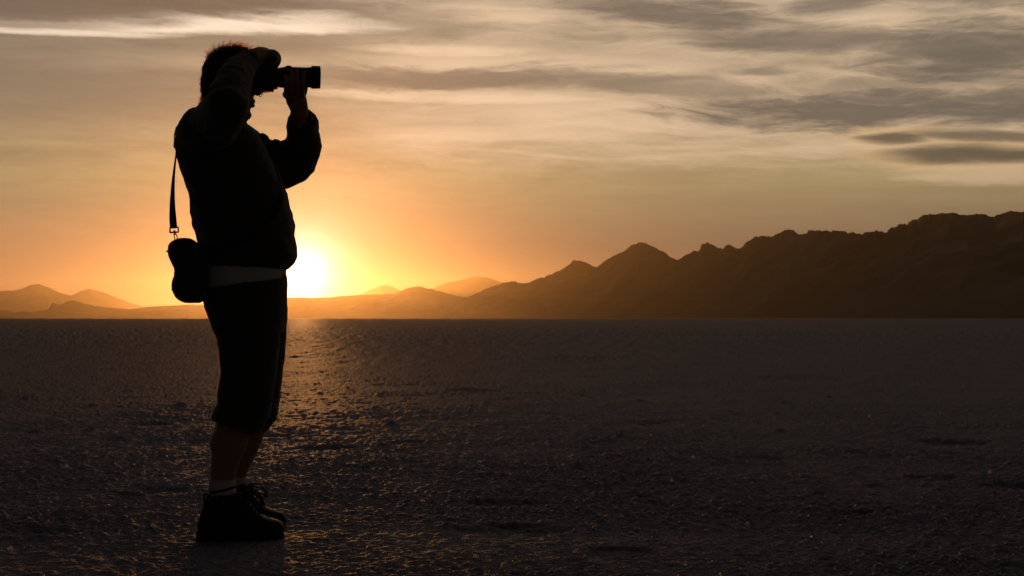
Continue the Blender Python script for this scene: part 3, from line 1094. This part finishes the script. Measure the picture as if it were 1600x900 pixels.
def build_hair():
    # close mass of hair on the skull, then loose strands
    g = Geo()
    g.ball(P(356, 118), 0.093, 0.082, 0.099)
    g.ball(P(348, 132), 0.072, 0.074, 0.078)
    g.tube([P(338, 118), P(333, 140), P(333, 157)], [0.050, 0.044, 0.032], n=20)
    g.tube([P(350, 88), P(368, 86), P(380, 88), P(386, 91)], [0.030, 0.028, 0.022, 0.012], n=16)
    me = fuse(g, 0.005, 3)
    co = coords(me)
    # keep the face clear
    fx = P(383, 110).x
    lim = np.interp(co[:, 2], [P(383, 150).z, P(383, 118).z, P(383, 100).z, P(383, 92).z], [P(352, 150).x, P(362, 118).x, P(384, 100).x, P(392, 92).x])
    co[:, 0] = np.minimum(co[:, 0], lim)
    setco(me, co)
    wrinkle(me, 0.004, 60, 41)
    h = link('hair', me, M['scalp'], person)
    bvh = BVHTree.FromPolygons([tuple(v.co) for v in me.vertices], [tuple(p.vertices) for p in me.polygons])
    g = Geo()
    ctr = P(350, 122)
    r_ = random.Random(5)
    def strand(o, d, L, w, bend):
        d = d.normalized()
        pts, rad = [], []
        for k in range(5):
            t = k / 4
            pts.append(o + d * (L * t) + bend * (t * t * L))
            rad.append(w * (1 - 0.75 * t))
        ring = []
        u = d.orthogonal().normalized(); w2 = d.cross(u)
        rr = [[p + (u * math.cos(a) + w2 * math.sin(a)) * q for a in (0, 2.1, 4.2)] for p, q in zip(pts, rad)]
        g.rings(rr)
    n = 0
    while n < 5200:
        th = r_.uniform(0, 2 * math.pi)
        zz = r_.uniform(-0.75, 1)
        q = math.sqrt(max(0, 1 - zz * zz))
        di = V((q * math.cos(th), q * math.sin(th), zz))
        hit = bvh.ray_cast(ctr + di * 0.3, -di)
        if hit[0] is None: continue
        p, nrm = hit[0], hit[1]
        if p.x > P(386, 90).x or (p.z < P(380, 112).z and p.x > P(350, 112).x): continue
        n += 1
        up = max(0, nrm.z)
        back = V((-0.6, 0, -0.55)) if p.z < P(350, 100).z else V((0.75, 0, 0.1))
        flow = back + V((r_.gauss(0, .35), r_.gauss(0, .45), r_.gauss(0, .25)))
        flow = flow - nrm * flow.dot(nrm)
        kk = 0.45 if p.z < P(340, 95).z else r_.choice((0.7, 1.0, 1.5))
        strand(p - nrm * 0.003, nrm * r_.uniform(0.12, 0.55) * (0.6 + 0.4 * kk) + flow, kk * r_.uniform(0.014, 0.034), 0.0009, nrm * r_.uniform(-0.25, 0.25))
    # ruffled fringe blown up over the brow
    for i in range(520):
        x = r_.uniform(356, 387)
        o = P(x, np.interp(x, [356, 370, 387], [77, 77, 85]) + r_.uniform(0, 4), r_.gauss(0, 0.028))
        d = V((0.55 + (x - 360) / 40 * 0.6 + r_.gauss(0, .5), r_.gauss(0, .4), 0.75 + r_.gauss(0, .25)))
        strand(o, d, r_.uniform(0.020, 0.052), 0.0011, V((r_.uniform(-.2, .6), 0, r_.uniform(-.7, .1))))
    # nape
    for i in range(160):
        o = P(r_.uniform(314, 322), r_.uniform(148, 162), r_.gauss(0, 0.03))
        strand(o, V((-0.35 + r_.gauss(0, .2), r_.gauss(0, .2), -1)), r_.uniform(0.010, 0.022), 0.0007, V((-0.3, 0, 0)))
    link('hair_strand', g.mesh(), M['hair'], h)


build_hair()


# ------------------------------------------------------------------ camera in the man's hands
def build_camera():
    root = bpy.data.objects.new('camera', None)
    C.objects.link(root)
    tag(root, 'black camera with a long lens, turned upright and held to the eye', 'camera')
    place(root)
    VL = -0.038                                     # lens axis
    g = Geo()
    def bx(x0, y0, x1, y1, v0, v1):
        a, b = P(x0, y1, 0), P(x1, y0, 0)
        g.box(((a.x + b.x) / 2, (v0 + v1) / 2, (a.z + b.z) / 2), (b.x - a.x) / 2, (v1 - v0) / 2, (b.z - a.z) / 2)
    bx(410, 91, 428, 145, -0.082, 0.012)
    bx(403, 104, 411, 143.5, -0.078, 0.010)
    bx(398.5, 107, 411, 139, -0.078, -0.020)
    bx(408, 108, 430, 136, 0.010, 0.034)            # prism housing
    bx(426, 108, 434, 141, -0.074, 0.004)           # mount block
    me = bevel(g, 0.006, 3)
    body = link('camera_body', me, M['plastic'], root)
    g = Geo()
    g.tube([P(419, 90, -0.035), P(424, 89.5, -0.035)], [0.02, 0.02], n=12)
    a = P(423, 96, VL)
    g2 = Geo()
    g2.loft([(P(421.5, y, VL), V((0.0215, 0, 0)), V((0, 0.038, 0))) for y in (82, 85, 100, 108)], 24, 3)
    link('hand_grip', g2.mesh(), M['grip'], root)
    g3 = Geo()
    e = P(402, 121, 0.022)
    g3.loft([(e + V((0.0, 0, 0)), V((0, 0, 0.014)), V((0, 0.011, 0))), (e + V((0.004, 0, 0)), V((0, 0, 0.016)), V((0, 0.012, 0))), (P(409, 121, 0.022), V((0, 0, 0.013)), V((0, 0.010, 0)))], 20, 3)
    link('eyecup', g3.mesh(), M['grip'], root)
    # lens barrel: ring radii measured along its length
    g4 = Geo()
    prof = [(432, 13.8), (435, 14.6), (437.5, 15.4), (441, 15.6), (444, 16.2), (446, 17.0), (449, 17.5), (453, 17.5), (455, 16.6), (459, 16.0), (466, 15.8), (474, 15.4), (480, 15.2)]
    rr = lambda q: q * (P(500, 100).z - P(500, 101).z)
    def ring(g, x, q):
        c = P(x, 121.2 - (x - 432) * 0.005, VL)
        return (c, V((0, 0, rr(q))), V((0, rr(q), 0)))
    g4.loft([ring(g4, x, q) for x, q in prof], 48, 2)
    link('lens_barrel', bevel(g4, 0.0006, 1), M['plastic'], root)
    g5 = Geo()
    for i in range(64):                              # ribbed zoom ring
        t = 2 * math.pi * i / 64
        c = P(451, 121, VL)
        rad = rr(17.5)
        g5.box(c + V((0, math.cos(t) * rad, math.sin(t) * rad)), 0.008, 0.0012, 0.0012, Matrix.Rotation(-t + math.pi / 2, 3, 'X'))
    link('zoom_ring', g5.mesh(), M['grip'], root, smooth=False)
    g6 = Geo()
    outer = [(479, 15.4), (484, 15.6), (486.4, 15.8), (486.8, 17.6), (493, 17.6), (499.6, 17.4), (500.4, 16.7)]
    inner = [(500.4, 15.6), (494, 15.2), (486, 14.8)]
    g6.loft([ring(g6, x, q) for x, q in outer + inner], 48, 2, cap=False)
    link('lens_hood', g6.mesh(), M['plastic'], root)
    g7 = Geo()
    g7.ball(P(486, 121, VL), 0.006, rr(14.9), rr(14.9), n=32)
    link('front_glass', g7.mesh(), M['glass'], root)
    g8 = Geo()                                       # strap lug and a loop of strap webbing
    g8.tube([P(409.5, 145, -0.03), P(405.5, 147, -0.03), P(405.5, 151, -0.03), P(408.5, 150, -0.03), P(410.5, 146, -0.03)], [0.0013] * 5, n=7)
    link('strap_lug', g8.mesh(), M['metal'], root)


build_camera()


# ------------------------------------------------------------------ shoulder bag
def build_bag():
    root = bpy.data.objects.new('shoulder_bag', None)
    C.objects.link(root)
    tag(root, 'small black padded pouch hanging at the back hip on a webbing strap', 'bag')
    place(root)
    VB = -0.135
    def q(x, y): return P(x, y, VB)
    rows = [(372.5, 282, 296, 0.030), (375, 274, 301, 0.042), (378.5, 267.5, 306, 0.047), (383, 263.5, 313, 0.050), (393, 262, 319, 0.052), (402, 264, 321, 0.052), (410, 267.5, 323, 0.049), (418, 271.5, 324, 0.044),
            (424, 273, 324, 0.042), (430, 272, 324, 0.044), (437, 268.8, 323, 0.049), (446, 267.5, 321, 0.054), (455, 269, 319, 0.055), (463, 273, 319, 0.053), (469, 279, 319, 0.047), (473, 288, 314, 0.034)]
    g = Geo()
    secs = []
    for y, xl, xr, hw in rows:
        a, b = q(xl, y), q(xr, y)
        secs.append(((a + b) / 2, (b - a) / 2, V((0, hw, 0))))
    g.loft(secs, 44, 2.7)
    me = fuse(g, 0.004, 4)
    wrinkle(me, 0.0018, 24, 51)
    pouch = link('pouch', me, M['bag'], root)
    # lid over the top lobe, with a bound edge
    g = Geo()
    secs = []
    for y, xl, xr, hw in rows[:5]:
        a, b = q(xl, y - 0.8), q(xr, y - 0.8)
        secs.append(((a + b) / 2, (b - a) / 2 * 1.03, V((0, hw * 1.06, 0))))
    g.loft(secs, 44, 2.7)
    me = with_mods(g.mesh(), [('SUBSURF', dict(levels=1, render_levels=1))])
    lid = link('lid', me, M['bag'], root)
    for y, k in ((393, 1.075), (427, 1.05), (452, 1.03)):
        xl, xr, hw = [np.interp(y, [r_[0] for r_ in rows], [r_[i] for r_ in rows]) for i in (1, 2, 3)]
        a, b = q(xl, y), q(xr, y)
        g = Geo()
        c = (a + b) / 2
        pts = []
        for j in range(33):
            t = 2 * math.pi * j / 32
            ct, st = math.cos(t), math.sin(t)
            pts.append(c + (b - a) / 2 * k * 0.985 * math.copysign(abs(ct) ** (2 / 2.7), ct) + V((0, hw * k * math.copysign(abs(st) ** (2 / 2.7), st), 0)))
        g.tube(pts, [0.0022] * 33, n=7, sub=1)
        link('piping' if y != 427 else 'zip', g.mesh(), M['webbing'], lid if y == 393 else pouch)
    # hook and adjuster
    g = Geo()
    a, b = q(273, 366), q(276.5, 377)
    g.tube([a + V((-0.003, 0, 0)), b + V((-0.005, 0, 0)), b + V((0.003, 0, -0.002)), a + V((0.006, 0, 0))], [0.0018] * 4, n=8)
    link('hook', g.mesh(), M['metal'], root)
    g = Geo()
    c = q(272.2, 359.3)
    up = (q(271.5, 350) - q(273, 366)).normalized()
    sd = V((up.z, 0, -up.x))
    w2, h2 = 0.0142, 0.0082
    ring = [c + sd * (sx * w2) + up * (sz * h2) for sx, sz in ((-1, -1), (-1, -.2), (-1, 1), (0, 1), (1, 1), (1, -.2), (1, -1), (0, -1), (-1, -1), (-1, -.5))]
    g.tube(ring, [0.0030] * len(ring), n=8, sub=1)
    g.tube([c + up * (-0.004), q(273.6, 366)], [0.004, 0.003], n=8)
    link('buckle', g.mesh(), M['plastic'], root)
    # strap: free span behind the back, then round the body over the jacket
    jk = [o for o in person.children if o.name.startswith('jacket')][0]
    me = jk.data
    bvh = BVHTree.FromPolygons([tuple(v.co) for v in me.vertices], [tuple(p.vertices) for p in me.polygons])
    def ribbon(pts, wid, dirs, th=0.0013):
        g = Geo()
        rr = []
        for i, (p, w_, d) in enumerate(zip(pts, wid, dirs)):
            t = (pts[min(i + 1, len(pts) - 1)] - pts[max(i - 1, 0)]).normalized()
            d = (d - t * d.dot(t)).normalized()
            nn = t.cross(d)
            rr.append([p + d * w_ + nn * th, p - d * w_ + nn * th, p - d * w_ - nn * th, p + d * w_ - nn * th])
        g.rings(rr)
        return g
    n = 40
    pts, wid, dirs = [], [], []
    ky = [357, 345, 330, 313, 295, 276, 260, 244, 232]
    kx = [271.3, 270.3, 269.6, 269.4, 270.0, 271.3, 273.0, 275.0, 276.0]
    kv = [VB, VB, VB * .98, VB * .95, VB * .9, VB * .84, VB * .76, VB * .66, VB * .58]
    ang = [0.15, 0.3, 0.7, 0.98, 1.18, 1.33, 1.45, 1.5, 1.5]
    for i in range(n):
        t = i / (n - 1) * (len(ky) - 1)
        f = lambda a: float(np.interp(t, range(len(a)), a))
        pts.append(P(f(kx), f(ky), f(kv)))
        wid.append(0.0125)
        A = f(ang)
        dirs.append(V((math.cos(A), math.sin(A), 0)))
    last = pts[-1]
    wp = [last, P(283, 208, -0.02), P(302, 184, 0.05), P(345, 180, 0.10), P(378, 194, 0.09), P(396, 222, 0.03), P(424, 280, -0.07), P(425, 335, -0.16), P(390, 372, -0.225), P(345, 388, -0.235), P(318, 392, -0.20)]
    raw = []
    for i in range(len(wp) - 1):
        for k in range(14):
            raw.append(wp[i].lerp(wp[i + 1], k / 14))
    sm = []
    for p in raw[3:]:
        loc, nrm, _, _ = bvh.find_nearest(p)
        sm.append((loc + nrm * 0.003, nrm))
    P2 = [q_[0] for q_ in sm]
    for _ in range(5):
        P2 = [P2[0]] + [(P2[i - 1] + P2[i] * 2 + P2[i + 1]) / 4 for i in range(1, len(P2) - 1)] + [P2[-1]]
    P3 = []
    for p in P2:
        loc, nrm, _, _ = bvh.find_nearest(p)
        if (p - loc).dot(nrm) < 0.0025: p = loc + nrm * 0.0025
        P3.append((p, nrm))
    for i, (p, nrm) in enumerate(P3):
        t = (P3[min(i + 1, len(P3) - 1)][0] - P3[max(i - 1, 0)][0]).normalized()
        d = t.cross(nrm)
        if dirs and d.dot(dirs[-1]) < 0: d = -d
        pts.append(p); wid.append(0.0125); dirs.append(d)
    end = P(309, 386, VB - 0.03)
    pts.append(pts[-1].lerp(end, 0.6)); wid.append(0.0125); dirs.append(dirs[-1])
    pts.append(end); wid.append(0.0125); dirs.append(dirs[-1])
    link('strap', ribbon(pts, wid, dirs).mesh(), M['webbing'], root, smooth=False)


build_bag()
